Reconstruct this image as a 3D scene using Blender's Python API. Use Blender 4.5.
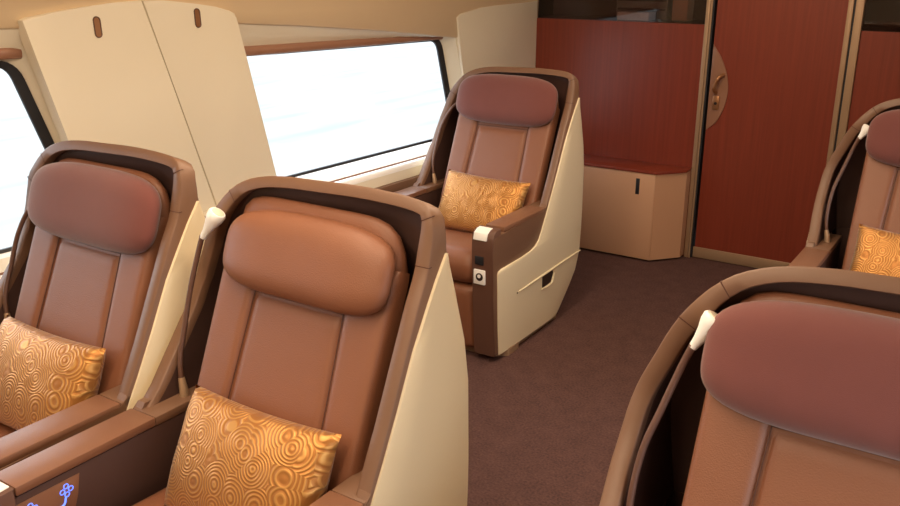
import bpy, bmesh, math, random
from mathutils import Vector, Matrix
random.seed(4)
for _o in list(bpy.data.objects): bpy.data.objects.remove(_o)
SC = bpy.context.scene
COL = SC.collection
PI = math.pi

# ------------------------------------------------------------------ camera
CAM = Vector((2.807, -1.381, 1.617))
cd = bpy.data.cameras.new('camera'); cam = bpy.data.objects.new('camera', cd); COL.objects.link(cam)
yaw, pit, rol = [math.radians(a) for a in (-33.367, -18.309, 0.133)]
Fw = Vector((math.sin(yaw)*math.cos(pit), math.cos(yaw)*math.cos(pit), math.sin(pit)))
Rt = Vector((math.cos(yaw), -math.sin(yaw), 0)); Up = Rt.cross(Fw)
R2 = Rt*math.cos(rol)+Up*math.sin(rol); U2 = -Rt*math.sin(rol)+Up*math.cos(rol)
M = Matrix((R2, U2, -Fw)).transposed().to_4x4(); M.translation = CAM
cam.matrix_world = M
cd.sensor_width = 36; cd.lens = 881.5/900*36; cd.clip_start = 0.02; cd.clip_end = 500
SC.camera = cam

# ------------------------------------------------------------------ world, lights, exposure
SC.view_settings.view_transform = 'Standard'; SC.view_settings.look = 'None'
SC.view_settings.gamma = 1; SC.view_settings.use_curve_mapping = False
SC.view_settings.exposure = 0.0
w = bpy.data.worlds.new('overcast_sky'); SC.world = w; w.use_nodes = True
bg = w.node_tree.nodes['Background']
bg.inputs[0].default_value = (0.88, 0.94, 1.0, 1); bg.inputs[1].default_value = 4.0

def area(name, loc, sx, sy, power, col, rot=(0, 0, 0)):
    l = bpy.data.lights.new(name, 'AREA'); l.shape = 'RECTANGLE'; l.size = sx; l.size_y = sy
    l.energy = power; l.color = col
    o = bpy.data.objects.new(name, l); COL.objects.link(o); o.location = loc; o.rotation_euler = rot
    return o
WARM = (1.0, 0.79, 0.55)
area('ceiling_lamp_light', (1.28, -0.3, 2.03), 0.16, 4.2, 32, WARM)
area('ceiling_lamp_light', (2.02, -0.3, 2.03), 0.16, 4.2, 32, WARM)
area('ceiling_lamp_light', (1.65, 2.75, 2.03), 0.5, 0.16, 5, WARM)

# ------------------------------------------------------------------ materials
def mat(name, col, rough=0.5, metal=0.0, noise=0.0, nscale=30, bump=0.0, bscale=400, coat=0.0, sheen=0.0, spec=0.5, stretch=None):
    m = bpy.data.materials.new(name); m.use_nodes = True; nt = m.node_tree; b = nt.nodes['Principled BSDF']
    b.inputs['Base Color'].default_value = (*col, 1); b.inputs['Roughness'].default_value = rough
    b.inputs['Metallic'].default_value = metal; b.inputs['Coat Weight'].default_value = coat
    b.inputs['Sheen Weight'].default_value = sheen; b.inputs['Specular IOR Level'].default_value = spec
    tc = nt.nodes.new('ShaderNodeTexCoord'); mp = nt.nodes.new('ShaderNodeMapping')
    nt.links.new(tc.outputs['Object'], mp.inputs[0])
    if stretch: mp.inputs['Scale'].default_value = stretch
    n = nt.nodes.new('ShaderNodeTexNoise'); n.inputs['Scale'].default_value = nscale; n.inputs['Detail'].default_value = 6
    nt.links.new(mp.outputs[0], n.inputs[0])
    mx = nt.nodes.new('ShaderNodeMix'); mx.data_type = 'RGBA'
    k = noise
    mx.inputs[6].default_value = (*[c*(1-k) for c in col], 1); mx.inputs[7].default_value = (*[min(1, c*(1+k)) for c in col], 1)
    nt.links.new(n.outputs[0], mx.inputs[0]); nt.links.new(mx.outputs[2], b.inputs['Base Color'])
    if bump:
        n2 = nt.nodes.new('ShaderNodeTexNoise'); n2.inputs['Scale'].default_value = bscale; n2.inputs['Detail'].default_value = 3
        nt.links.new(mp.outputs[0], n2.inputs[0])
        bp = nt.nodes.new('ShaderNodeBump'); bp.inputs['Strength'].default_value = bump; bp.inputs['Distance'].default_value = 0.002
        nt.links.new(n2.outputs[0], bp.inputs['Height']); nt.links.new(bp.outputs[0], b.inputs['Normal'])
    return m

def sr(r, g, b):   # sRGB 0-255 to linear
    f = lambda c: (c/255/12.92) if c <= 10 else ((c/255+0.055)/1.055)**2.4
    return (f(r), f(g), f(b))

M_CREAM = mat('cream_plastic', sr(228, 218, 198), 0.42, noise=0.03, nscale=3, spec=0.4)
M_PANEL = mat('cream_seat_panel', sr(228, 212, 180), 0.38, noise=0.02, nscale=4)
M_TAN = mat('tan_ceiling_panel', sr(214, 190, 156), 0.5, noise=0.03, nscale=4)
M_SHELL = mat('brown_shell', sr(120, 88, 68), 0.45, noise=0.04, nscale=20, bump=0.08, bscale=900)
M_DARK = mat('dark_brown_lining', sr(72, 48, 42), 0.6, noise=0.05, nscale=40, bump=0.1, bscale=900)
M_ARM = mat('brown_armrest_pad', sr(130, 90, 68), 0.42, noise=0.05, nscale=30, bump=0.15, bscale=700)
M_LEATH = mat('brown_leather', sr(134, 86, 62), 0.46, noise=0.07, nscale=12, bump=0.35, bscale=350)
M_SEAM = mat('dark_seam', sr(84, 50, 38), 0.7)
M_MAUVE = mat('mauve_cover', sr(112, 60, 55), 0.85, noise=0.08, nscale=18, bump=0.3, bscale=900, sheen=0.35)
M_WHITE = mat('white_plastic', sr(247, 246, 244), 0.3)
M_BLACK = mat('black_rubber', sr(30, 30, 36), 0.55)
M_SLOT = mat('dark_slot', sr(40, 24, 18), 0.6)
M_CHAMP = mat('champagne_metal', sr(176, 146, 118), 0.38, metal=0.35, noise=0.03, nscale=6)
M_BRONZE = mat('bronze_handle', sr(170, 122, 86), 0.3, metal=0.6)
M_BAR = mat('brown_blind_cassette', sr(150, 108, 86), 0.35, noise=0.03)
M_CAB = mat('beige_cabinet', sr(202, 156, 124), 0.45, noise=0.02, nscale=4)
M_PILLAR = mat('dark_brown_plastic', sr(100, 70, 58), 0.42, noise=0.04)
M_GREY = mat('grey_metal', sr(150, 146, 142), 0.4, metal=0.2)
M_SNOW = None

def wood():
    m = mat('red_mahogany_veneer', sr(140, 56, 42), 0.38, spec=0.4); nt = m.node_tree; b = nt.nodes['Principled BSDF']
    tc = nt.nodes.new('ShaderNodeTexCoord'); mp = nt.nodes.new('ShaderNodeMapping'); mp.inputs['Scale'].default_value = (45, 45, 1.2)
    n = nt.nodes.new('ShaderNodeTexNoise'); n.inputs['Scale'].default_value = 1.6; n.inputs['Detail'].default_value = 8; n.inputs['Roughness'].default_value = 0.6
    cr = nt.nodes.new('ShaderNodeValToRGB'); cr.color_ramp.elements[0].position = 0.3; cr.color_ramp.elements[1].position = 0.72
    cr.color_ramp.elements[0].color = (*sr(120, 50, 34), 1); cr.color_ramp.elements[1].color = (*sr(136, 58, 40), 1)
    nt.links.new(tc.outputs['Object'], mp.inputs[0]); nt.links.new(mp.outputs[0], n.inputs[0]); nt.links.new(n.outputs[0], cr.inputs[0])
    nt.links.new(cr.outputs[0], b.inputs['Base Color']); b.inputs['Coat Weight'].default_value = 0.15; b.inputs['Coat Roughness'].default_value = 0.2
    return m
M_WOOD = wood()

def carpet():
    m = mat('grey_brown_carpet', sr(98, 82, 84), 0.95, spec=0.1); nt = m.node_tree; b = nt.nodes['Principled BSDF']
    tc = nt.nodes.new('ShaderNodeTexCoord'); n = nt.nodes.new('ShaderNodeTexNoise'); n.inputs['Scale'].default_value = 120; n.inputs['Detail'].default_value = 5
    n2 = nt.nodes.new('ShaderNodeTexNoise'); n2.inputs['Scale'].default_value = 14; n2.inputs['Detail'].default_value = 4
    ad = nt.nodes.new('ShaderNodeMath'); ad.operation = 'MULTIPLY_ADD'; ad.inputs[1].default_value = 0.35
    cr = nt.nodes.new('ShaderNodeValToRGB'); cr.color_ramp.elements[0].position = 0.42; cr.color_ramp.elements[1].position = 0.95
    cr.color_ramp.elements[0].color = (*sr(72, 52, 50), 1); cr.color_ramp.elements[1].color = (*sr(104, 76, 72), 1)
    nt.links.new(tc.outputs['Object'], n.inputs[0]); nt.links.new(tc.outputs['Object'], n2.inputs[0])
    nt.links.new(n2.outputs[0], ad.inputs[0]); nt.links.new(n.outputs[0], ad.inputs[2]); nt.links.new(ad.outputs[0], cr.inputs[0]); nt.links.new(cr.outputs[0], b.inputs['Base Color'])
    bp = nt.nodes.new('ShaderNodeBump'); bp.inputs['Strength'].default_value = 0.6; bp.inputs['Distance'].default_value = 0.004
    nt.links.new(n.outputs[0], bp.inputs['Height']); nt.links.new(bp.outputs[0], b.inputs['Normal'])
    return m
M_FLOOR = carpet()

def brocade():
    m = mat('gold_brocade', sr(206, 150, 78), 0.42, spec=0.5); nt = m.node_tree; b = nt.nodes['Principled BSDF']
    tc = nt.nodes.new('ShaderNodeTexCoord'); mp = nt.nodes.new('ShaderNodeMapping'); mp.inputs['Scale'].default_value = (1, 0.25, 1)
    nz = nt.nodes.new('ShaderNodeTexNoise'); nz.inputs['Scale'].default_value = 9
    mxv = nt.nodes.new('ShaderNodeMix'); mxv.data_type = 'VECTOR'; mxv.inputs[0].default_value = 0.02
    nt.links.new(tc.outputs['Object'], mp.inputs[0]); nt.links.new(mp.outputs[0], nz.inputs[0])
    nt.links.new(mp.outputs[0], mxv.inputs[4]); nt.links.new(nz.outputs[1], mxv.inputs[5])
    vo = nt.nodes.new('ShaderNodeTexVoronoi'); vo.inputs['Scale'].default_value = 15
    nt.links.new(mxv.outputs[1], vo.inputs[0])
    mu = nt.nodes.new('ShaderNodeMath'); mu.operation = 'MULTIPLY'; mu.inputs[1].default_value = 60
    si = nt.nodes.new('ShaderNodeMath'); si.operation = 'SINE'
    nt.links.new(vo.outputs['Distance'], mu.inputs[0]); nt.links.new(mu.outputs[0], si.inputs[0])
    cr = nt.nodes.new('ShaderNodeValToRGB'); cr.color_ramp.elements[0].position = 0.0; cr.color_ramp.elements[1].position = 0.75
    cr.color_ramp.elements[0].color = (*sr(178, 118, 56), 1); cr.color_ramp.elements[1].color = (*sr(208, 154, 84), 1)
    nt.links.new(si.outputs[0], cr.inputs[0]); nt.links.new(cr.outputs[0], b.inputs['Base Color'])
    bp = nt.nodes.new('ShaderNodeBump'); bp.inputs['Strength'].default_value = 0.3; bp.inputs['Distance'].default_value = 0.002
    nt.links.new(si.outputs[0], bp.inputs['Height']); nt.links.new(bp.outputs[0], b.inputs['Normal'])
    b.inputs['Metallic'].default_value = 0.5; b.inputs['Roughness'].default_value = 0.4; b.inputs['Sheen Weight'].default_value = 0.2
    return m
M_GOLD = brocade()

def glass(name, tint, refl):
    m = bpy.data.materials.new(name); m.use_nodes = True; nt = m.node_tree; nt.nodes.remove(nt.nodes['Principled BSDF'])
    out = nt.nodes['Material Output']; t = nt.nodes.new('ShaderNodeBsdfTransparent'); t.inputs[0].default_value = (*tint, 1)
    g = nt.nodes.new('ShaderNodeBsdfGlossy'); g.inputs['Roughness'].default_value = 0.02
    f = nt.nodes.new('ShaderNodeFresnel'); f.inputs[0].default_value = 1.45
    mx = nt.nodes.new('ShaderNodeMixShader'); nt.links.new(f.outputs[0], mx.inputs[0]); nt.links.new(t.outputs[0], mx.inputs[1]); nt.links.new(g.outputs[0], mx.inputs[2])
    nt.links.new(mx.outputs[0], out.inputs[0]); return m
M_GLASS = glass('window_glass', (0.97, 0.99, 1.0), 0.05)
M_DGLASS = glass('dark_tinted_glass', (0.74, 0.64, 0.60), 0.05)

def snow():
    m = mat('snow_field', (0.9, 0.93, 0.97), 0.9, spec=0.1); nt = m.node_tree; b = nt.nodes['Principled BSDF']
    tc = nt.nodes.new('ShaderNodeTexCoord'); mp = nt.nodes.new('ShaderNodeMapping'); mp.inputs['Scale'].default_value = (0.55, 0.10, 1)
    mp.inputs['Rotation'].default_value = (0, 0, 0.12)
    n = nt.nodes.new('ShaderNodeTexNoise'); n.inputs['Scale'].default_value = 3.0; n.inputs['Detail'].default_value = 5
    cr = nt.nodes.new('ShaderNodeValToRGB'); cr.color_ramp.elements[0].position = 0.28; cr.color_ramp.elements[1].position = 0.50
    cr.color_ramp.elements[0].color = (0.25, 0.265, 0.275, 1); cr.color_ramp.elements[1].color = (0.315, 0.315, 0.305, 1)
    nt.links.new(tc.outputs['Object'], mp.inputs[0]); nt.links.new(mp.outputs[0], n.inputs[0]); nt.links.new(n.outputs[0], cr.inputs[0]); nt.links.new(cr.outputs[0], b.inputs['Base Color'])
    return m
M_SNOW = snow()
def emis(name, col, s):
    m = bpy.data.materials.new(name); m.use_nodes = True; b = m.node_tree.nodes['Principled BSDF']
    b.inputs['Base Color'].default_value = (*col, 1); b.inputs['Emission Color'].default_value = (*col, 1); b.inputs['Emission Strength'].default_value = s
    return m
M_BLUE = emis('blue_backlight', (0.12, 0.22, 1.0), 1.6)
M_LAMP = emis('warm_diffuser', WARM, 3.0)

# ------------------------------------------------------------------ helpers
def finish(bm, name, m, parent=None, ang=38, weld=True):
    if weld: bmesh.ops.remove_doubles(bm, verts=bm.verts, dist=1e-5)
    bmesh.ops.recalc_face_normals(bm, faces=bm.faces)
    a = math.radians(ang)
    for f in bm.faces: f.smooth = True
    for e in bm.edges:
        if len(e.link_faces) == 2 and e.calc_face_angle(0) > a: e.smooth = False
    me = bpy.data.meshes.new(name); bm.to_mesh(me); bm.free(); me.materials.append(m)
    o = bpy.data.objects.new(name, me); COL.objects.link(o)
    if parent is not None: o.parent = parent
    return o
def B(): return bmesh.new()
def box(bm, a, b, bev=0.0, seg=2):
    r = bmesh.ops.create_cube(bm, size=1); vs = r['verts']
    for v in vs:
        v.co = Vector([a[i]+(b[i]-a[i])*(v.co[i]+0.5) for i in range(3)])
    if bev:
        es = list({e for v in vs for e in v.link_edges})
        bmesh.ops.bevel(bm, geom=es, offset=bev, segments=seg, affect='EDGES', profile=0.5)
def hexa(bm, P, bev=0.0):   # P: 8 points bottom loop then top loop
    vs = [bm.verts.new(p) for p in P]
    fs = [bm.faces.new([vs[i] for i in q]) for q in ((3, 2, 1, 0), (4, 5, 6, 7), (0, 1, 5, 4), (1, 2, 6, 5), (2, 3, 7, 6), (3, 0, 4, 7))]
    if bev:
        bmesh.ops.bevel(bm, geom=list({e for f in fs for e in f.edges}), offset=bev, segments=2, affect='EDGES', profile=0.5)
def grid(bm, rows, closed_u=False, closed_v=False):
    vs = [[bm.verts.new(p) for p in r] for r in rows]
    nr = len(vs); nc = len(vs[0])
    for i in range(nr if closed_v else nr-1):
        for j in range(nc if closed_u else nc-1):
            q = [vs[i][j], vs[i][(j+1) % nc], vs[(i+1) % nr][(j+1) % nc], vs[(i+1) % nr][j]]
            try: bm.faces.new(q)
            except ValueError: pass
    return vs
def tube(bm, pts, rad, n=10, caps=True):
    pts = [Vector(p) for p in pts]
    if not isinstance(rad, (list, tuple)): rad = [rad]*len(pts)
    rows = []; up = Vector((0.13, 0.9, 0.2)).normalized()
    for i, p in enumerate(pts):
        t = (pts[min(i+1, len(pts)-1)]-pts[max(i-1, 0)]).normalized()
        a = t.cross(up).normalized(); b = t.cross(a)
        rows.append([p+(a*math.cos(2*PI*k/n)+b*math.sin(2*PI*k/n))*rad[i] for k in range(n)])
    vs = grid(bm, rows, closed_u=True)
    if caps: bm.faces.new(vs[0][::-1]); bm.faces.new(vs[-1])
def crom(P, n):
    P = [Vector(p) for p in P]; out = []
    Q = [2*P[0]-P[1]]+P+[2*P[-1]-P[-2]]
    for i in range(1, len(Q)-2):
        for k in range(n):
            t = k/n; a, b, c, d = Q[i-1:i+3]
            out.append(0.5*((2*b)+(c-a)*t+(2*a-5*b+4*c-d)*t*t+(3*b-a-3*c+d)*t**3))
    out.append(P[-1]); return out
def lerp_t(tab, x):
    if x <= tab[0][0]: return tab[0][1]
    for (a, b), (c, d) in zip(tab, tab[1:]):
        if x <= c: return b+(d-b)*(x-a)/(c-a)
    return tab[-1][1]
def tag(o, label, cat, group=None, kind=None):
    o['label'] = label; o['category'] = cat
    if group: o['group'] = group
    if kind: o['kind'] = kind
    return o
def empty(name, loc, rz=0):
    o = bpy.data.objects.new(name, None); COL.objects.link(o); o.location = loc; o.rotation_euler = (0, 0, rz); o.empty_display_size = 0.1
    return o
def struct(o): o['kind'] = 'structure'; return o
def prism(bm, poly, f0, f1, bev=0.0):   # poly of 2D points; f0,f1 map (a,b)->3D for the two faces
    a = [bm.verts.new(f0(*p)) for p in poly]; b = [bm.verts.new(f1(*p)) for p in poly]
    n = len(poly); fa = bm.faces.new(a); fb = bm.faces.new(b[::-1])
    for i in range(n): bm.faces.new([a[i], b[i], b[(i+1) % n], a[(i+1) % n]])
    if bev: bmesh.ops.bevel(bm, geom=list(fb.edges), offset=bev, segments=2, affect='EDGES', profile=0.5)
def puff(bm, cx, cy, w, h, d, n=3.2, k=4.0, rings=9, seg=48, dback=None, warp=None):
    """puffed rounded-rectangle pad lying in local x,z, facing -y"""
    if dback is None: dback = d
    def P(r, th, s):
        c, sn = math.cos(th), math.sin(th); den = (abs(c)**n+abs(sn)**n)**(1/n)
        x, z = r*c/den*w/2, r*sn/den*h/2
        y = s*(max(0, 1-r**k))**0.5
        p = Vector((cx+x, y, cy+z))
        return warp(p) if warp else p
    rr = [math.sin(PI/2*i/rings) for i in range(1, rings+1)]
    for s, dd in ((-1, d), (1, dback)):
        c = bm.verts.new(P(0, 0, s*dd)); prev = None
        for r in rr:
            ring = [bm.verts.new(P(r, 2*PI*j/seg, s*dd)) for j in range(seg)]
            for j in range(seg):
                if prev is None: bm.faces.new([c, ring[j], ring[(j+1) % seg]])
                else: bm.faces.new([prev[j], ring[j], ring[(j+1) % seg], prev[(j+1) % seg]])
            prev = ring

# ------------------------------------------------------------------ carriage shell
YB, YF = 3.406, -3.2            # partition / rear end behind the camera
ZC = 2.06
def wx(y, off): return 0.10+0.04*y+off
SIDE = {-1: lambda x: x, 1: lambda x: 3.30-x}

bm = B(); box(bm, (-0.1, YF-0.1, -0.06), (3.4, YB+0.3, 0.0)); struct(finish(bm, 'floor', M_FLOOR))
bm = B(); box(bm, (0.5, YF-0.1, ZC), (2.8, YB+0.3, ZC+0.05)); struct(finish(bm, 'ceiling', M_TAN))
bm = B(); box(bm, (-0.1, YF-0.1, -0.06), (3.4, YF, ZC+0.05)); struct(finish(bm, 'wall_rear', M_CREAM))

EDGE = [(-3.3, 1.47), (-1.0, 1.45), (0.24, 1.414), (1.12, 1.383), (1.46, 1.357), (1.98, 1.307), (2.60, 1.235), (3.6, 1.16)]
GTOP = [(-3.3, 1.37), (0.22, 1.30), (1.22, 1.246), (2.515, 1.222), (3.5, 1.21)]
BARB = [(-3.3, 1.42), (0.28, 1.318), (1.19, 1.25), (2.5, 1.231), (3, 1.22)]
BART = [(-3.3, 1.46), (0.28, 1.36), (1.19, 1.289), (2.5, 1.262), (3, 1.25)]
def eL(z, y0, s): return y0+s*(1.22-z)
# windows: (y at z=1.22 of left edge, of right edge) and slants of the edges
WINS = [(-1.35, 0.245, 0.30, 0.32), (0.98, 2.515, 0.30, 0.29)]
GB = 0.712
def wall(side):
    S = SIDE[side]; tagn = 'left' if side < 0 else 'right'
    V = lambda y, off, z: Vector((S(wx(y, off)), y, z))
    root = None
    # upper panel with the curved cove
    ys = [YF+(YB+0.02-YF)*i/60 for i in range(61)]
    bm = B(); rows = []
    for y in ys:
        e = lerp_t(EDGE, y)
        rows.append([V(y, -0.06, e+0.004), V(y, 0.016, e), V(y, 0.022, e+0.006), V(y, 0.03, max(e+0.05, 1.42)), V(y, 0.05, 1.50), V(y, 0.10, 1.60), V(y, 0.18, 1.72), V(y, 0.30, 1.85), V(y, 0.46, 1.98), V(y, 0.62, ZC+0.01)])
    grid(bm, rows)
    root = struct(finish(bm, 'wall_'+tagn, M_TAN, ang=50))
    # lower cladding under the windows with its ledges
    prof = [(-0.07, 0.700), (-0.05, 0.700), (-0.02, 0.704), (0.004, 0.699)]
    bm = B(); grid(bm, [[V(y, o, z) for o, z in prof] for y in ys]); finish(bm, 'sill_daylight_strip', M_WHITE, root)  # white colour stands in for daylight reflected along the sill
    prof = [(0.004, 0.699), (0.085, 0.682)]
    bm = B(); grid(bm, [[V(y, o, z) for o, z in prof] for y in ys]); finish(bm, 'window_sill', M_CREAM, root)
    prof = [(0.085, 0.682), (0.088, 0.676), (0.100, 0.674), (0.103, 0.680)]
    bm = B(); grid(bm, [[V(y, o, z) for o, z in prof] for y in ys]); finish(bm, 'sill_groove', M_BAR, root)
    prof = [(0.103, 0.680), (0.118, 0.679), (0.130, 0.672), (0.136, 0.660), (0.136, 0.655)]
    bm = B(); grid(bm, [[V(y, o, z) for o, z in prof] for y in ys]); finish(bm, 'sill_edge_highlight', M_WHITE, root, ang=60)  # daylight highlight on the ledge put into the colour as white
    prof = [(0.134, 0.655), (0.136, 0.64), (0.142, 0.60), (0.142, 0.0)]
    bm = B(); grid(bm, [[V(y, o, z) for o, z in prof] for y in ys]); finish(bm, 'lower_panel', M_CREAM, root)
    prof = [(0.143, 0.612), (0.165, 0.610), (0.167, 0.585), (0.167, 0.0)]
    bm = B(); grid(bm, [[V(y, o, z) for o, z in prof] for y in ys]); finish(bm, 'skirting_ledge', M_SHELL, root)
    # piers between the window recesses
    def aL(w_, z): return eL(z, w_[0], w_[2])-0.075
    def aR(w_, z): return eL(z, w_[1], w_[3])+0.082
    zs = [0.69+0.8*i/12 for i in range(13)]
    spans = [(lambda z: YF-0.05, lambda z: aL(WINS[0], z)), (lambda z: aR(WINS[0], z), lambda z: aL(WINS[1], z)), (lambda z: aR(WINS[1], z), lambda z: YB+0.02)]
    for a, b in spans:
        bm = B()
        rows = []
        for z in zs:
            ya, yb = a(z), b(z); rows.append([V(ya+(yb-ya)*k/10, 0.016, min(z, lerp_t(EDGE, ya+(yb-ya)*k/10)+0.03)) for k in range(11)])
        grid(bm, rows); finish(bm, 'pier_panel', M_CREAM, root)
    # windows
    for wi, w_ in enumerate(WINS):
        N = 16
        def loop(grow, rad, zt=None, zb=GB, off=0.0, top=None):
            c = []
            def L(z): return eL(z, w_[0], w_[2])-grow
            def R(z): return eL(z, w_[1], w_[3])+grow
            zb_ = zb-grow*0.35
            tl = top(L(1.3)); tr = top(R(1.22))
            cor = [(L(zb_), zb_), (R(zb_), zb_), (R(tr), tr), (L(tl), tl)]
            out = []
            for i in range(4):
                p0 = Vector(cor[i-1]); p = Vector(cor[i]); p1 = Vector(cor[(i+1) % 4])
                d0 = (p0-p).normalized(); d1 = (p1-p).normalized()
                for k in range(7):
                    t = k/6; a = p+d0*rad*(1-t)**2+d1*rad*t**2 if rad else p
                    out.append(a)
                for k in range(1, N):
                    q0 = p+d1*rad; q1 = p1-d1*rad; q = q0+(q1-q0)*k/N
                    if i == 2:
                        f = min(1, 4*min(k, N-k)/N); q.y = q.y*(1-f)+top(q.x)*f
                    out.append(q)
            return out
        topf = lambda g: (lambda y: lerp_t(GTOP, y)+g)
        G = loop(0.0, 0.05, top=topf(0)); G2 = loop(0.035, 0.07, top=topf(0.02))
        A = loop(0.082, 0.0, zb=0.72, top=lambda y: lerp_t(EDGE, y)+0.006)
        wo = empty('window_%d' % ((wi+1)+(0 if side < 0 else 2)), (S(wx(0, 0)), 0, 0)); struct(wo)
        def P(l, off): return [V(p[0], off, p[1])-wo.location for p in l]
        bm = B(); grid(bm, [P(G, -0.056), P(G, -0.046), P(G2, -0.040), P(G2, -0.06)], closed_u=True); finish(bm, 'window_gasket', M_BLACK, wo, ang=60)
        bm = B(); grid(bm, [P(G2, -0.046), P(A, 0.016)], closed_u=True); finish(bm, 'window_reveal', M_CREAM, wo)
        bm = B(); f = [bm.verts.new(p) for p in P(loop(0.004, 0.05, top=topf(0.004)), -0.053)]; bm.faces.new(f); finish(bm, 'window_pane', M_GLASS, wo)
        # roller-blind cassette under the soffit
        bm = B(); y0, y1 = eL(1.3, w_[0], w_[2])-0.06, eL(1.24, w_[1], w_[3])+0.02
        rows = []
        for i in range(21):
            y = y0+(y1-y0)*i/20; t, b = lerp_t(BART, y), lerp_t(BARB, y); mz = (t+b)/2
            rows.append([V(y, o, z)-wo.location for o, z in ((-0.05, t+0.004), (-0.028, t), (-0.016, mz+0.008), (-0.014, mz), (-0.016, b+0.006), (-0.024, b), (-0.05, b-0.002))])
        v = grid(bm, rows); finish(bm, 'blind_cassette', M_BAR, wo, ang=60)
    return root
wl = wall(-1); wr = wall(1)

# second wall-pier casing next to the partition (cream column with arched head)
def casing(side):
    S = SIDE[side]; bm = B()
    poly = [(2.74, 0.69), (2.63, 1.12), (2.588, 1.34), (2.62, 1.358), (2.80, 1.380), (2.95, 1.387), (3.10, 1.39), (3.25, 1.392), (3.41, 1.40), (3.41, 0.69)]
    prism(bm, poly, lambda y, z: (S(wx(y, 0.0)), y, z), lambda y, z: (S(wx(y, 0.032)), y, z), 0.006)
    return struct(finish(bm, 'trim_%d' % (1 if side < 0 else 2), M_CREAM))
casing(-1); casing(1)

# wardrobe-like locker on the left wall pier: two doors with oval pulls
lk = empty('wall_locker', (0.14, 0.70, 0.0))
tag(lk, 'cream two-door wall locker with oval bronze pulls between the two windows', 'locker')
seam = lambda z: 0.675+(1.488-z)*0.311
left_e = lambda z: 0.233+(1.445-z)*0.255
right_e = lambda z: 1.085+(1.427-z)*0.245
def lock_door(poly):
    bm = B(); o = lk.location
    prism(bm, poly, lambda y, z: Vector((wx(y, 0.005), y, z))-o, lambda y, z: Vector((wx(y, 0.052), y, z))-o, 0.006)
    return finish(bm, 'door', M_CREAM, lk)
g = 0.0022
d1 = lock_door([(left_e(0.69), 0.69), (left_e(1.0), 1.0), (left_e(1.3), 1.3), (0.235, 1.440), (0.255, 1.447), (0.34, 1.460), (0.437, 1.471), (0.55, 1.482), (seam(1.488)-g, 1.488), (seam(1.2)-g, 1.2), (seam(0.69)-g, 0.69)])
d2 = lock_door([(seam(0.69)+g, 0.69), (seam(1.2)+g, 1.2), (seam(1.488)+g, 1.488), (0.76, 1.484), (0.825, 1.477), (0.90, 1.468), (0.991, 1.454), (1.06, 1.437), (1.083, 1.426), (1.089, 1.41), (right_e(1.2), 1.2), (right_e(0.69), 0.69)])
def pull(door, y, z):
    o = lk.location; bm = B()
    def P(r, th, off):
        c, s = math.cos(th), math.sin(th)
        yy = r*0.0115*c; zz = r*0.0115*s+(0.021 if s > 0 else -0.021)
        return Vector((wx(y, off), y+yy-0.04*zz, z+zz))-o
    ths = [2*PI*k/24+0.01 for k in range(24)]
    grid(bm, [[P(1.25, t, 0.0525) for t in ths], [P(1.2, t, 0.0555) for t in ths], [P(1.0, t, 0.0555) for t in ths], [P(0.9, t, 0.0535) for t in ths]], closed_u=True)
    ring = finish(bm, 'door_pull', M_PILLAR, door, ang=60)
    bm = B(); vs = [bm.verts.new(P(0.95, t, 0.0535)) for t in ths]; bm.faces.new(vs); finish(bm, 'pull_recess', M_BRONZE, door)
pull(d1, 0.49, 1.407); pull(d2, 0.903, 1.417)

# ------------------------------------------------------------------ partition with the sliding door
def slab(name, x0, x1, z0, z1, y0, y1, m, parent=None, bev=0.0):
    bm = B(); box(bm, (x0, y0, z0), (x1, y1, z1), bev); return finish(bm, name, m, parent)
pr = slab('wall_back', 0.20, 1.276, 0.0, 1.300, YB, YB+0.05, M_WOOD); struct(pr)
pr2 = slab('wall_back', 2.050, 3.10, 0.0, 1.300, YB, YB+0.05, M_WOOD); struct(pr2)
slab('dark_glass_panel', 0.20, 1.276, 1.302, ZC+.03, YB+0.004, YB+0.03, M_DGLASS, pr)
slab('dark_glass_panel', 2.050, 3.10, 1.302, ZC+.03, YB+0.004, YB+0.03, M_DGLASS, pr2)
slab('dark_backing', 0.19, 3.11, 0, ZC+0.05, YB+0.34, YB+0.37, M_DARK, pr)
slab('backing_shelf', 0.20, 1.276, 1.27, 1.300, YB+0.051, YB+0.339, M_DARK, pr)
slab('backing_shelf', 2.050, 3.10, 1.27, 1.300, YB+0.051, YB+0.339, M_DARK, pr2)
for x0 in (0.19, 3.10): slab('backing_side', x0, x0+.01, 0, ZC+0.05, YB+0.051, YB+0.339, M_DARK, pr)
slab('backing_top', 0.19, 3.11, ZC+.04, ZC+.06, YB-0.0, YB+0.36, M_DARK, pr)
# guessed objects, added to imitate blurry pale patches in the tinted glass
pb = slab('added_folder', 0.735, 0.925, 1.301, 1.345, YB+0.09, YB+0.20, M_WHITE, None, 0.003)
tag(pb, 'guessed white folder added behind the dark glass above the wood partition', 'folder')
mb = empty('added_box', (0.80, YB+0.29, 1.301)); tag(mb, 'guessed grey ribbed box added behind the dark glass, above the white folder', 'box')
def lb(nm, x0, x1, z0, z1, y0, y1, m):
    bm = B(); box(bm, (x0-0.80, y0-YB-0.29, z0-1.301), (x1-0.80, y1-YB-0.29, z1-1.301), 0.003); return finish(bm, nm, m, mb)
lb('body', 0.66, 0.97, 1.301, 1.56, YB+0.25, YB+0.33, M_GREY)
for k in range(4): lb('rib', 0.67, 0.96, 1.35+.05*k, 1.362+.05*k, YB+0.243, YB+0.252, M_DARK)
cu = slab('added_case', 1.01, 1.10, 1.301, 1.52, YB+0.22, YB+0.33, M_CAB, None, 0.006)
tag(cu, 'guessed small pinkish case added behind the dark glass, right of the grey box', 'case')
dr = slab('door_1', 1.330, 1.972, 0.012, ZC, YB+0.012, YB+0.045, M_WOOD); struct(dr)
slab('door_stile', 1.972, 1.998, 0.012, ZC, YB+0.004, YB+0.046, M_CHAMP, dr, 0.003)
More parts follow.
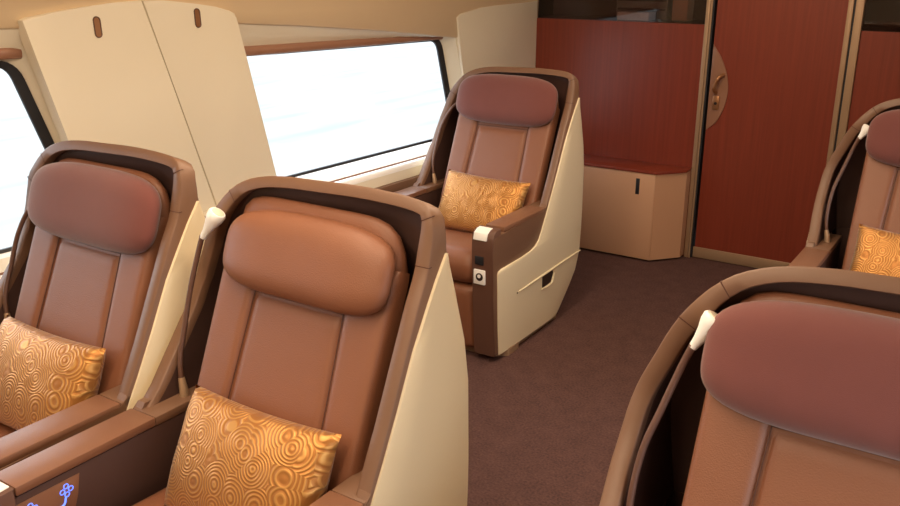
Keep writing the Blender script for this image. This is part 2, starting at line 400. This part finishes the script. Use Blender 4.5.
slab('kick_rail', 1.322, 1.972, 0.004, 0.066, YB+0.006, YB+0.0118, M_CHAMP, dr, 0.002)
f1 = slab('trim_3', 1.278, 1.300, 0.0, ZC, YB-0.012, YB+0.05, M_CHAMP, None, 0.003); struct(f1)
slab('gasket', 1.3005, 1.3195, 0.0, ZC, YB+0.0, YB+0.05, M_BLACK, f1)
slab('metal_edge', 1.3015, 1.311, 0.0, ZC, YB-0.006, YB-0.0002, M_CHAMP, f1)
f2 = slab('trim_4', 2.010, 2.048, 0.0, ZC, YB-0.012, YB+0.05, M_CHAMP, None, 0.003); struct(f2)
slab('gasket', 1.9985, 2.0095, 0.0, ZC, YB+0.01, YB+0.05, M_BLACK, f2)
# recessed leaf-shaped pull plate on the door
bm = B(); pts = [(1.331, 0.74)]
for i in range(17):
    t = i/16; z = 0.78+0.41*t; pts.append((1.331+0.10*math.sin(PI*min(1, 0.12+0.88*t))**0.75 if t < 1 else 1.331, z))
pts[-1] = (1.331, 1.20)
prism(bm, pts, lambda x, z: (x, YB+0.0115, z), lambda x, z: (x, YB+0.005, z), 0.0015)
pl = finish(bm, 'pull_plate', M_BAR, dr)
bm = B(); tube(bm, crom([(1.368, YB+0.004, 0.945), (1.366, YB-0.022, 0.965), (1.372, YB-0.028, 1.0), (1.384, YB-0.026, 1.03), (1.402, YB+0.004, 1.045)], 5), 0.011, 10); finish(bm, 'handle', M_BRONZE, pl)
bm = B(); box(bm, (1.356, YB-0.003, 0.855), (1.392, YB+0.004, 0.93), 0.004); kp = finish(bm, 'lock_plate', M_BRONZE, pl)
bm = B(); tube(bm, [(1.374, YB-0.002, 0.89), (1.374, YB-0.006, 0.89)], 0.008, 12); finish(bm, 'keyhole', M_SLOT, pl)

# low cabinet before the partition
cb = empty('low_cabinet', (0.75, 3.29, 0))
tag(cb, 'low beige cabinet with a black slot handle under the wood partition, left of the door', 'cabinet')
def cpt(x, y, z): return Vector((x, y, z))-cb.location
poly = [(0.405, 3.19), (1.153, 3.19), (1.274, 3.335), (1.274, 3.400), (0.405, 3.400)]
bm = B(); prism(bm, poly, lambda x, y: cpt(x, y, 0.012), lambda x, y: cpt(x, y, 0.508), 0.0); finish(bm, 'body', M_CAB, cb)
poly2 = [(0.405, 3.180), (1.157, 3.180), (1.276, 3.322), (1.276, 3.404), (0.405, 3.404)]
bm = B(); prism(bm, poly2, lambda x, y: cpt(x, y, 0.509), lambda x, y: cpt(x, y, 0.523), 0.002); finish(bm, 'top', M_WOOD, cb)
bm = B(); box(bm, cpt(0.45, 3.183, 0.012), cpt(1.150, 3.1895, 0.504), 0.0025); dd = finish(bm, 'door', M_CAB, cb)
bm = B(); box(bm, cpt(1.040, 3.1815, 0.385), cpt(1.062, 3.186, 0.475), 0.001); finish(bm, 'slot_handle', M_BLACK, dd)

# ceiling lamps (behind and above the frame)
for i, (x0, x1, y0, y1) in enumerate([(1.19, 1.37, -2.4, 1.8), (1.93, 2.11, -2.4, 1.8), (1.40, 1.90, 2.66, 2.84)]):
    o = slab('ceiling_lamp', x0, x1, 2.036, 2.058, y0, y1, M_LAMP, None, 0.004)
    tag(o, ['long warm ceiling lamp nearer the left windows', 'long warm ceiling lamp nearer the right windows', 'short warm ceiling lamp by the partition'][i], 'lamp')

# outside
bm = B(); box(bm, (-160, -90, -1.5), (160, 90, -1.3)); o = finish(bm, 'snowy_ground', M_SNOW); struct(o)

# ------------------------------------------------------------------ the seat
PROF = [(0.30, -0.33), (0.560, -0.214), (.586, -.196), (.713, -.128), (.826, -.074), (.939, -.02), (1.007, .018), (1.07, .034), (1.123, .044), (1.17, .058)]
prof0 = lambda z: lerp_t(PROF, z)
def prof(z, x=1.0): return prof0(z)+(lerp_t(SETB, z) if x < -.15 else 0)
BACK = [(0.03, -0.05), (.053, -.02), (.142, .079), (.2, .135), (.289, .173), (.4, .181), (.5, .183), (.7, .178), (.81, .160), (.94, .120), (1.036, .085), (1.10, 0.085), (1.17, 0.10)]
back = lambda z: lerp_t(BACK, z)
XL = [(0.0, -.386), (.575, -.386), (.7, -.398), (.78, -.400), (.86, -.390), (.94, -.358), (1.0, -.331), (1.04, -.312)]
SETB = [(.575, 0), (.62, .03), (.70, .06), (.78, .088), (.86, .085), (.94, .05), (1.0, .015), (1.03, 0)]
xl = lambda z: lerp_t(XL, z)
XR = 0.335
# front outer outline in (x,z), left arm -> over the top -> right arm
OUT_L = [(-.385, .575), (-.400, .70), (-.402, .78), (-.392, .86), (-.360, .94), (-.333, 1.0), (-.305, 1.045), (-.268, 1.088), (-.222, 1.120), (-.160, 1.140), (-.08, 1.150), (0.0, 1.153)]
OUT_R = [(.335, .575), (.335, .70), (.335, .83), (.335, .94), (.335, 1.01), (.335, 1.06), (.333, 1.095), (.322, 1.130), (.285, 1.150), (.15, 1.157), (0.0, 1.153)]
def resamp(P, n):
    Q = crom([(a, b, 0) for a, b in P], 12); L = [0]
    for a, b in zip(Q, Q[1:]): L.append(L[-1]+(b-a).length)
    out = []; j = 0
    for i in range(n+1):
        s = L[-1]*i/n
        while j < len(L)-2 and L[j+1] < s: j += 1
        t = (s-L[j])/max(1e-9, L[j+1]-L[j]); p = Q[j]+(Q[j+1]-Q[j])*t; out.append((p.x, p.y))
    return out
NH = 34
OL = resamp(OUT_L, NH); OR_ = resamp(OUT_R, NH)
curve = OL+OR_[::-1][1:]
def offset(c, d):
    out = []
    for i, p in enumerate(c):
        a = Vector(c[max(0, i-1)]); b = Vector(c[min(len(c)-1, i+1)]); t = (b-a).normalized()
        nrm = Vector((t.y, -t.x)); k = d*(1-.28*max(0, min(1, (p[1]-1.06)/.08))) if d > .01 else d
        out.append((p[0]+nrm.x*k, p[1]+nrm.y*k))
    return out
RW = 0.036

def build_seat():
    root = empty('business_class_seat', (0, 0, 0))
    # --- rim and outer wing
    bev = 0.003
    o0 = curve; o1 = offset(curve, bev); i0 = offset(curve, RW); i1 = offset(curve, RW-bev)
    def yb(z): return back(z)
    zb_ = lambda z: z-0.018*max(0, min(1, (z-1.05)/0.1))
    rows = []
    Rb = [Vector((x, yb(z), zb_(z))) for x, z in o0]
    R1 = [Vector((x, prof(z, x)+bev, z)) for x, z in o0]; R2_ = [Vector((x, prof(z, x), z)) for x, z in o1]
    R3 = [Vector((x, prof(z, x), z)) for x, z in i1]; R4 = [Vector((x, prof(z, x)+bev, z)) for x, z in i0]
    R5 = [Vector((x, prof(z, x)+0.030, z)) for x, z in i0]
    bm = B(); grid(bm, [Rb, R1, R2_, R3, R4, R5]); frame = finish(bm, 'shell_rim', M_SHELL, root, ang=55)
    # --- outer back of the shell
    bm = B(); rows = []
    low = [(-.386, .335, z) for z in (.03, .06, .1, .14, .2, .26, .3, .36, .42, .48, .54)]
    def row(xa, xb, ya, z, bul):
        return [Vector((xa+(xb-xa)*k/14, ya+bul*(1-abs(2*k/14-1)**3), z)) for k in range(15)]
    for xa, xb, z in low: rows.append(row(xa, xb, back(z), z, 0.03))
    n = len(curve)
    for i in range(NH+1):
        a = curve[i]; b = curve[n-1-i]; r = []
        z_ = max(a[1], b[1]); fd = max(0, min(1, (1.16-z_)/0.10))
        for k in range(15):
            t = k/14; x = a[0]+(b[0]-a[0])*t; z = a[1]+(b[1]-a[1])*t
            r.append(Vector((x, back(z)+0.045*fd**.7*(1-abs(2*t-1)**3), zb_(z))))
        rows.append(r)
    grid(bm, rows); finish(bm, 'shell_back', M_SHELL, root, ang=60)
    # --- dark lining inside
    bm = B(); I = i0; rows = [[Vector((x, prof(z, x)+0.029, z)) for x, z in I], [Vector((x*0.985, back(z)-0.012, z)) for x, z in I]]
    grid(bm, rows); rows = []
    for i in range(NH+1):
        a = I[i]; b = I[n-1-i]; r = []
        for k in range(13):
            t = k/12; x = (a[0]+(b[0]-a[0])*t)*0.985; z = a[1]+(b[1]-a[1])*t
            z_ = max(a[1], b[1]); fd = max(0, min(1, (1.13-z_)/0.06))
            r.append(Vector((x, back(z)-0.012+0.035*fd**.6*(1-abs(2*t-1)**3), z)))
        rows.append(r)
    grid(bm, rows)
    rows = [[Vector((-.365+(.665)*k/12, back(z)-0.012, z)) for k in range(13)] for z in (.35, .58)]
    grid(bm, rows); finish(bm, 'shell_lining', M_DARK, root, ang=60)
    # --- rim seams
    for sx, zc in ((-1, 1.012), (1, 1.012), (-1, 1.092), (1, 1.118)):
        idx = [i for i in range(n) if curve[i][0]*sx > 0]; i = min(idx, key=lambda q: abs(curve[q][1]-zc)+(0 if abs(curve[q][0]) > .19 else 1))
        a, b = curve[i], i0[i]; t = Vector((curve[i+1][0]-curve[i][0], curve[i+1][1]-curve[i][1])).normalized()*0.0011
        bm = B()
        def q(p, s, dy): return Vector((p[0]+t.x*s, prof(p[1], p[0])+dy, p[1]+t.y*s))
        oo = offset(curve, -0.0006)[i]
        grid(bm, [[q(b, s, 0.02), q(b, s, -0.0005), q(a, s, -0.0005), q(oo, s, 0.001), q(oo, s, 0.010)] for s in (-1, 1)])
        finish(bm, 'rim_seam', M_SEAM, frame)
    # --- brown side walls below the wings
    armtop = 0.570
    sp = [(-.19, .60), (-.215, armtop), (-.60, armtop-.004), (-.632, armtop-.012), (-.648, .555), (-.650, .50), (-.640, .30), (-.622, .035), (-.05, .035), (-.02, .053), (.079, .142), (.135, .2), (.172, .289), (.180, .4), (.182, .5), (.181, .60)]
    bm = B(); prism(bm, sp, lambda y, z: (XR-0.028, y, z), lambda y, z: (XR, y, z), 0.004); finish(bm, 'side_wall', M_SHELL, root)
    bm = B(); prism(bm, sp, lambda y, z: (-.358, y, z), lambda y, z: (-.386, y, z), 0.004); finish(bm, 'side_wall', M_SHELL, root)
    # --- cream side panels
    FR = [(0.03, -.592), (.20, -.606), (.395, -.615), (.408, -.610), (.414, -.585), (.418, -.42), (.424, -.34), (.434, -.295), (.455, -.262), (.49, -.238), (.53, -.214), (.57, -.192), (.60, -.176), (.634, -.156), (.743, -.097), (.857, -.040), (.93, .006), (.985, .042), (1.036, .080)]
    zs = sorted(set([p[0] for p in FR]+[.053, .08, .11, .142, .17, .2, .24, .289, .34, .46, .66, .70, .78, .81, .90, .965, 1.02]))
    for s in (1, -1):
        bm = B(); rows = []
        for z in (zs if s > 0 else [q for q in zs if q < .935]):
            ya, yb_ = lerp_t(FR, z)+(0 if s > 0 else lerp_t(SETB, z)+.004), lerp_t([(z0, y0-.001) for z0, y0 in BACK], z)
            if z > (1.03 if s > 0 else .925): yb_ = ya+.003
            base = XR if s > 0 else xl(z)+.003
            r = []
            for t, o in ((0, -0.002), (0.0, 0.004), (0.012, 0.0065), (.3, .0075), (.6, .0075), (.85, .006), (.97, .003), (1, 0.0), (1, -.004)):
                r.append(Vector((base+s*o, ya+(yb_-ya)*t, z)))
            rows.append(r)
        grid(bm, rows); p = finish(bm, 'side_panel', M_PANEL, root, ang=50)
        X = (XR if s > 0 else -.386)+s*0.0075
        bm = B(); L = [(-.438, .270), (-.30, .276), (-.15, .282), (.0, .288), (.166, .293)]
        tube(bm, [(X, y, z) for y, z in L], [.004, .0055, .0055, .0055, .003], 8); finish(bm, 'moulding', M_PANEL, p)
        bm = B(); prism(bm, [(-.225, .276), (-.128, .281), (-.118, .262), (-.140, .222), (-.222, .218)], lambda y, z: (X-s*.002, y, z), lambda y, z: (X+s*.0012, y, z)); finish(bm, 'slot', M_SLOT, p)
        bm = B(); tube(bm, crom([(X+s*.001, -.230, .216), (X+s*.001, -.17, .210), (X+s*.001, -.125, .220), (X+s*.001, -.108, .262)], 4), .0045, 8); finish(bm, 'slot_lip', M_PANEL, p)
        bm = B(); box(bm, (X-.002, -.475, .265), (X+.0015 if s > 0 else X-.0035, -.468, .272)) if False else tube(bm, [(X-s*.002, -.452, .268), (X+s*.0015, -.452, .268)], .004, 8); finish(bm, 'screw_cap', M_SLOT, p)
    # --- armrests
    for s in (1, -1):
        if s > 0: xi, xo = .250, .307
        else: xi, xo = -.301, -.358
        a, b = min(xi, xo), max(xi, xo)
        bm = B(); box(bm, (a, -.600, .10), (b, .06, .564), .003); arm = finish(bm, 'armrest', M_DARK, root)
        pa, pb = (.246, .3345) if s > 0 else (-.3855, -.297)
        bm = B(); box(bm, (pa, -.563, .566), (pb, -.210, .588), .003, 2); finish(bm, 'armrest_pad', M_ARM, arm)
        bm = B(); box(bm, (pa+.001, -.2085, .564), (pb-.001, .03, .5875), .003, 2); finish(bm, 'armrest_rear_block', M_SHELL, arm)
        if s > 0:
            # front pillar with switch cap, socket and control plate
            pp = [(-.590, .588), (-.625, .585), (-.645, .573), (-.653, .550), (-.654, .50), (-.643, .28), (-.624, .03), (-.590, .03), (-.585, .3)]
            bm = B(); prism(bm, pp, lambda y, z: (.236, y, z), lambda y, z: (.3345, y, z), 0.003); pil = finish(bm, 'armrest_pillar', M_PILLAR, arm)
            cp = [(-.606, .5895), (-.628, .5875), (-.650, .5745), (-.6572, .553), (-.6575, .546), (-.645, .546), (-.606, .58)]
            bm = B(); prism(bm, cp, lambda y, z: (.244, y, z), lambda y, z: (.306, y, z), 0.002); finish(bm, 'switch_cap', M_WHITE, arm)
            bm = B(); box(bm, (.252, -.657, .440), (.292, -.648, .476), .002); finish(bm, 'socket', M_BLACK, arm)
            bm = B(); box(bm, (.246, -.6565, .355), (.300, -.6440, .418), .003); finish(bm, 'control_plate', M_WHITE, arm)
            bm = B(); tube(bm, [(.275, -.652, .388), (.275, -.6575, .388), (.275, -.659, .388)], [.017, .017, .014], 20); finish(bm, 'knob', M_SLOT, arm)
            bm = B(); tube(bm, [(.275, -.6585, .392), (.275, -.6605, .392)], .008, 14); finish(bm, 'knob_face', M_WHITE, arm)
        else:
            pp = [(-.5655, .5875), (-.625, .584), (-.645, .571), (-.653, .550), (-.654, .50), (-.643, .28), (-.624, .03), (-.590, .03), (-.5655, .3)]
            bm = B(); prism(bm, pp, lambda y, z: (-.3855, y, z), lambda y, z: (-.297, y, z), 0.003); finish(bm, 'armrest_pillar', M_PILLAR, arm)
            cp = [(-.568, .5895), (-.628, .5865), (-.650, .574), (-.6572, .553), (-.6575, .546), (-.645, .546), (-.57, .58)]
            bm = B(); prism(bm, cp, lambda y, z: (-.381, y, z), lambda y, z: (-.310, y, z), 0.001); finish(bm, 'switch_cap', M_WHITE, arm)
            # touch panel with blue glyphs on the inner face
            bm = B(); prism(bm, [(-.418, .546), (-.428, .500), (-.450, .440), (-.598, .430), (-.598, .546)], lambda y, z: (-.3012, y, z), lambda y, z: (-.2990, y, z), 0.001); tp = finish(bm, 'touch_panel', M_ARM, arm)
            X = -.2982
            def glyph(y, z, k=1.0):
                bm = B()
                for da, db in ((0, .008), (0, -.008), (.008, 0), (-.008, 0)):
                    c = Vector((X, y+da*k, z+db*k))
                    tube(bm, [c+Vector((0, math.cos(a)*.0045*k, math.sin(a)*.0045*k)) for a in [2*PI*j/10 for j in range(11)]], .0012, 6)
                tube(bm, crom([(X, y-.004, z-.012*k), (X, y-.008*k, z-.024*k), (X, y-.022*k, z-.028*k), (X, y-.036*k, z-.040*k)], 5), .0022, 6)
                finish(bm, 'glyph', M_BLUE, arm)
            glyph(-.454, .522, 1.25); glyph(-.538, .520, 1.25)
    # --- backrest
    def bp(x, z, d):  # point on the recline plane, d = toward the sitter
        y = -.158+(min(z, .97)-.45)*0.418+max(0, z-.97)*.06
        return Vector((x, y-d*0.92, z+d*0.38))
    def pad(name, xs, z0, z1, base, h, m, nu=10, nv=20, parent=None, ex=3.0):
        """xs(z)->(x0,x1)"""
        bm = B(); rows = []
        for j in range(nv+1):
            v = j/nv; z = z0+(z1-z0)*v; x0, x1 = xs(v); r = []
            for i in range(nu+1):
                u = i/nu
                fu = (1-abs(2*u-1)**ex)**.5; fv = (1-abs(2*v-1)**(ex*4))**.5
                r.append(bp(x0+(x1-x0)*u, z, base+h*min(fu, 1)*fv))
            rows.append(r)
        grid(bm, rows)
        rows = [[bp(xs(j/nv)[0], z0+(z1-z0)*j/nv, base-.03*k) for k in (0, 1)] for j in range(nv+1)]; grid(bm, rows)
        rows = [[bp(xs(j/nv)[1], z0+(z1-z0)*j/nv, base-.03*k) for k in (0, 1)] for j in range(nv+1)]; grid(bm, rows)
        return finish(bm, name, m, parent or root, ang=70)
    bk = B(); 
    def wb(p):
        return bp(p.x, p.z, -p.y)
    puff(bk, 0.0, .750, .50, .684, .034, n=7, k=6, rings=12, seg=72, dback=.05, warp=wb); backrest = finish(bk, 'backrest', M_LEATH, root, ang=80)
    pad('centre_panel', lambda v: (-.150+.018*v, .150-.018*v), .43, .868, .030, .011, M_LEATH, 24, 24, backrest, 16)
    pad('top_panel', lambda v: (-.130-.012*v, .130+.012*v), .871, .99, .030, .011, M_LEATH, 18, 10, backrest, 12)
    pad('side_bolster', lambda v: (-.254-.0*v, -.153+.019*min(1, v*1.3)), .42, .98, .024, .022, M_LEATH, 20, 30, backrest, 7)
    pad('side_bolster', lambda v: (.153-.019*min(1, v*1.3), .254), .42, .98, .024, .022, M_LEATH, 20, 30, backrest, 7)
    for sx in (-1, 1):
        bm = B(); P = [bp(sx*(.1515-.018*v), .43+.438*v, .0375) for v in [k/12 for k in range(13)]]+[bp(sx*(.137+.012*k/4), .872+.11*k/4, .0375) for k in range(1, 5)]
        tube(bm, P, .0013, 6); finish(bm, 'seam', M_SEAM, backrest)
    bm = B(); tube(bm, [bp(-.133+.266*k/10, .8695, .0380) for k in range(11)], .0013, 6); finish(bm, 'seam', M_SEAM, backrest)
    # --- headrest
    tilt = math.radians(-20)
    def hw(p):
        x, y, z = p.x, p.y, p.z
        y += 0.016*(x/.26)**2*-1+.0   # wings forward
        Y = y*math.cos(tilt)-z*math.sin(tilt)*1.0; Z = y*math.sin(tilt)*-1*-1+z*math.cos(tilt)
        return Vector((x+.010, .008+Y, .990+Z-.006*(x/.26)**2))
    bm = B(); puff(bm, 0, 0, .515, .214, .052, n=3.5, k=3.6, rings=12, seg=72, dback=.045, warp=hw); finish(bm, 'headrest', M_LEATH, root, ang=80)
    # --- cushion and leg rest
    bm = B(); rows = []
    cs = [(-.10, .40), (-.12, .422), (-.20, .430), (-.33, .440), (-.48, .462), (-.58, .470), (-.625, .455), (-.645, .425), (-.648, .39), (-.640, .355), (-.62, .335), (-.58, .328), (-.30, .328)]
    cs = crom([(0, a, b) for a, b in cs], 4)
    for i in range(21):
        u = i/20; e = (1-abs(2*u-1)**8)**.4
        rows.append([Vector((-.262+.494*u, -.40+(p.y+.40)*(0.93+.07*e), .40+(p.z-.40)*(0.62+.38*e))) for p in cs])
    v = grid(bm, rows); bm.faces.new(v[0]); bm.faces.new(v[-1]); sc_ = finish(bm, 'seat_cushion', M_LEATH, root, ang=70)
    bm = B(); rows = []
    cs = crom([(0, a, b) for a, b in [(-.50, .322), (-.60, .322), (-.628, .312), (-.640, .28), (-.638, .2), (-.628, .08), (-.618, .045), (-.59, .035), (-.50, .035)]], 4)
    for i in range(15):
        u = i/14; e = (1-abs(2*u-1)**8)**.4
        rows.append([Vector((-.262+.490*u, -.50+(p.y+.50)*(0.88+.12*e), p.z)) for p in cs])
    v = grid(bm, rows); bm.faces.new(v[0]); bm.faces.new(v[-1]); finish(bm, 'leg_rest', M_LEATH, root, ang=70)
    # --- plinth
    bm = B(); prism(bm, [(-.33, -.57), (.29, -.57), (.345, -.52), (.345, -.43), (.325, -.40), (.32, -.02), (.30, .02), (-.35, .02), (-.38, -.02), (-.38, -.52)], lambda x, y: (x, y, 0.0), lambda x, y: (x, y, .033), .004); finish(bm, 'plinth', M_CHAMP, root)
    return root

def add_lamp(root, pts, head, hm=M_WHITE):
    """flexible reading lamp: gooseneck + head (head None when tucked behind the headrest)"""
    P = crom(pts, 6)
    bm = B(); tube(bm, P, .0068, 10); st = finish(bm, 'reading_lamp', M_PILLAR, root)
    b = P[0]; bm = B(); tube(bm, [b-Vector((0, 0, .004)), b+Vector((0, .001, .012)), b+(P[3]-b).normalized()*.045], [.012, .0115, .0085], 14); finish(bm, 'lamp_socket', M_CHAMP, st)
    a, c = Vector(head[0]), Vector(head[1]); d = (c-a)
    bm = B(); tube(bm, [a, a+d*.25, a+d*.5, a+d*.75, a+d*.94, a+d], [.0075, .010, .0145, .021, .0225, .019], 18); h = finish(bm, 'lamp_head', hm, st, ang=50)
    bm = B(); n = d.normalized(); tube(bm, [c-n*.001, c+n*.0015], .015, 16); 
    f = finish(bm, 'lamp_head', M_CREAM, st); f.name = 'lamp_lens'
    return st

def copy_tree(o, parent=None):
    c = o.copy(); COL.objects.link(c); c.parent = parent
    for ch in list(o.children): copy_tree(ch, c)
    return c

GR = 'business class seats'
SEATS = [
    ((.736, 0.0), 'brown shell seat with mauve headrest in the near left corner, by the front window', True),
    ((1.497, 0.0), 'brown shell seat with plain leather headrest, in the centre of the left pair', False),
    ((.762, 2.182), 'whole brown and cream shell seat by the rear window, before the wood partition', True),
    ((2.672, .020), 'large brown shell seat cropped in the lower right corner, mauve headrest, white lamp head', True),
    ((2.564, 2.242), 'brown shell seat cropped by the right edge, in front of the wood door', True),
]
NECK = [(-.330, -.095, .588), (-.345, -.080, .68), (-.342, -.048, .78), (-.322, -.022, .86), (-.300, .000, .94), (-.284, .004, .985)]
TUCK = [(-.330, -.095, .588), (-.350, -.080, .68), (-.352, -.045, .77), (-.338, -.018, .86), (-.306, .010, .935), (-.270, .040, .98)]
TK = ((-.270, .040, .98), (-.235, .070, 1.015))
LAMPS = [
    (TUCK, TK),
    ([(-.330, -.095, .588), (-.345, -.085, .67), (-.345, -.060, .76), (-.338, -.035, .86), (-.325, -.015, .94), (-.312, -.008, .985)], ((-.312, -.008, .980), (-.268, .008, 1.047))),
    (TUCK, TK),
    (NECK, ((-.285, .004, .980), (-.252, .018, 1.040))),
    (NECK, ((-.285, .004, .980), (-.258, .022, 1.025))),
]
proto = build_seat(); roots = [proto]+[copy_tree(proto) for _ in range(4)]
MC = {}
HEAD = [((1.03, 1, 1), (.004, 0, 0)), ((.94, 1, .91), (.006, 0, -.009)), ((1.02, 1, 1.08), (-.002, 0, .018)), ((1.05, 1, 1), (-.002, 0, 0)), ((1.03, 1, 1.05), (-.002, 0, .010))]
for i, (r, ((x, y), lab, mauve)) in enumerate(zip(roots, SEATS)):
    r.location = (x, y, 0); tag(r, lab, 'seat', GR)
    for ch in r.children:
        if ch.name.split('.')[0] == 'headrest':
            c0 = Vector((.010, .0, .990)); sc_, mv = HEAD[i]
            ch.scale = sc_; ch.location = Vector([c0[k]*(1-sc_[k])+mv[k] for k in range(3)])
            if mauve:
                if 'm' not in MC:
                    me = ch.data.copy(); me.materials.clear(); me.materials.append(M_MAUVE); MC['m'] = me
                ch.data = MC['m']; ch['label'] = 'mauve fabric covered headrest'
    add_lamp(r, *LAMPS[i])

# ------------------------------------------------------------------ gold cushions
def pillow_mesh():
    bm = B(); n = 26; W, H, D = .44, .285, .060
    for s in (-1, 1):
        rows = []
        for j in range(n+1):
            v = 2*j/n-1; r = []
            for i in range(n+1):
                u = 2*i/n-1
                pin = 1-.055*(1-u*u)*abs(v)**3 if True else 1
                x = W/2*u*(1-.045*(1-v*v)*abs(u)**3); z = H/2*v*(1-.07*(1-u*u)*abs(v)**3)
                t = max(0, (1-u*u)*(1-v*v)); y = s*D*t**.34
                y += 0.0022*math.sin(u*34+v*7)*max(0, abs(u)-.55)*2*t**.3
                r.append(Vector((x, y, z)))
            rows.append(r)
        grid(bm, rows)
    return bm
cush0 = finish(pillow_mesh(), 'cushion', M_GOLD, None, ang=80)
CPL = [(0, (.008, -.222, 0.556), (-27, -1, 0), 'gold brocade cushion on the near left window seat, cropped by the left edge'),
       (1, (.022, -.225, 0.559), (-27, -1, 0), 'gold wave-patterned brocade cushion on the centre seat with the plain leather headrest'),
       (2, (.012, -.222, 0.554), (-27, 1, 0), 'small far gold cushion on the seat by the rear window'),
       (4, (-.005, -.222, 0.556), (-27, 3, 0), 'gold cushion partly seen at the right edge, on the seat before the door')]
for k, (si, p, rot, lab) in enumerate(CPL):
    c = cush0 if k == 0 else cush0.copy()
    if k: COL.objects.link(c)
    b = roots[si].location; c.location = (b.x+p[0], b.y+p[1], p[2])
    c.rotation_euler = tuple(math.radians(a) for a in rot)
    tag(c, lab, 'cushion', 'gold brocade cushions')
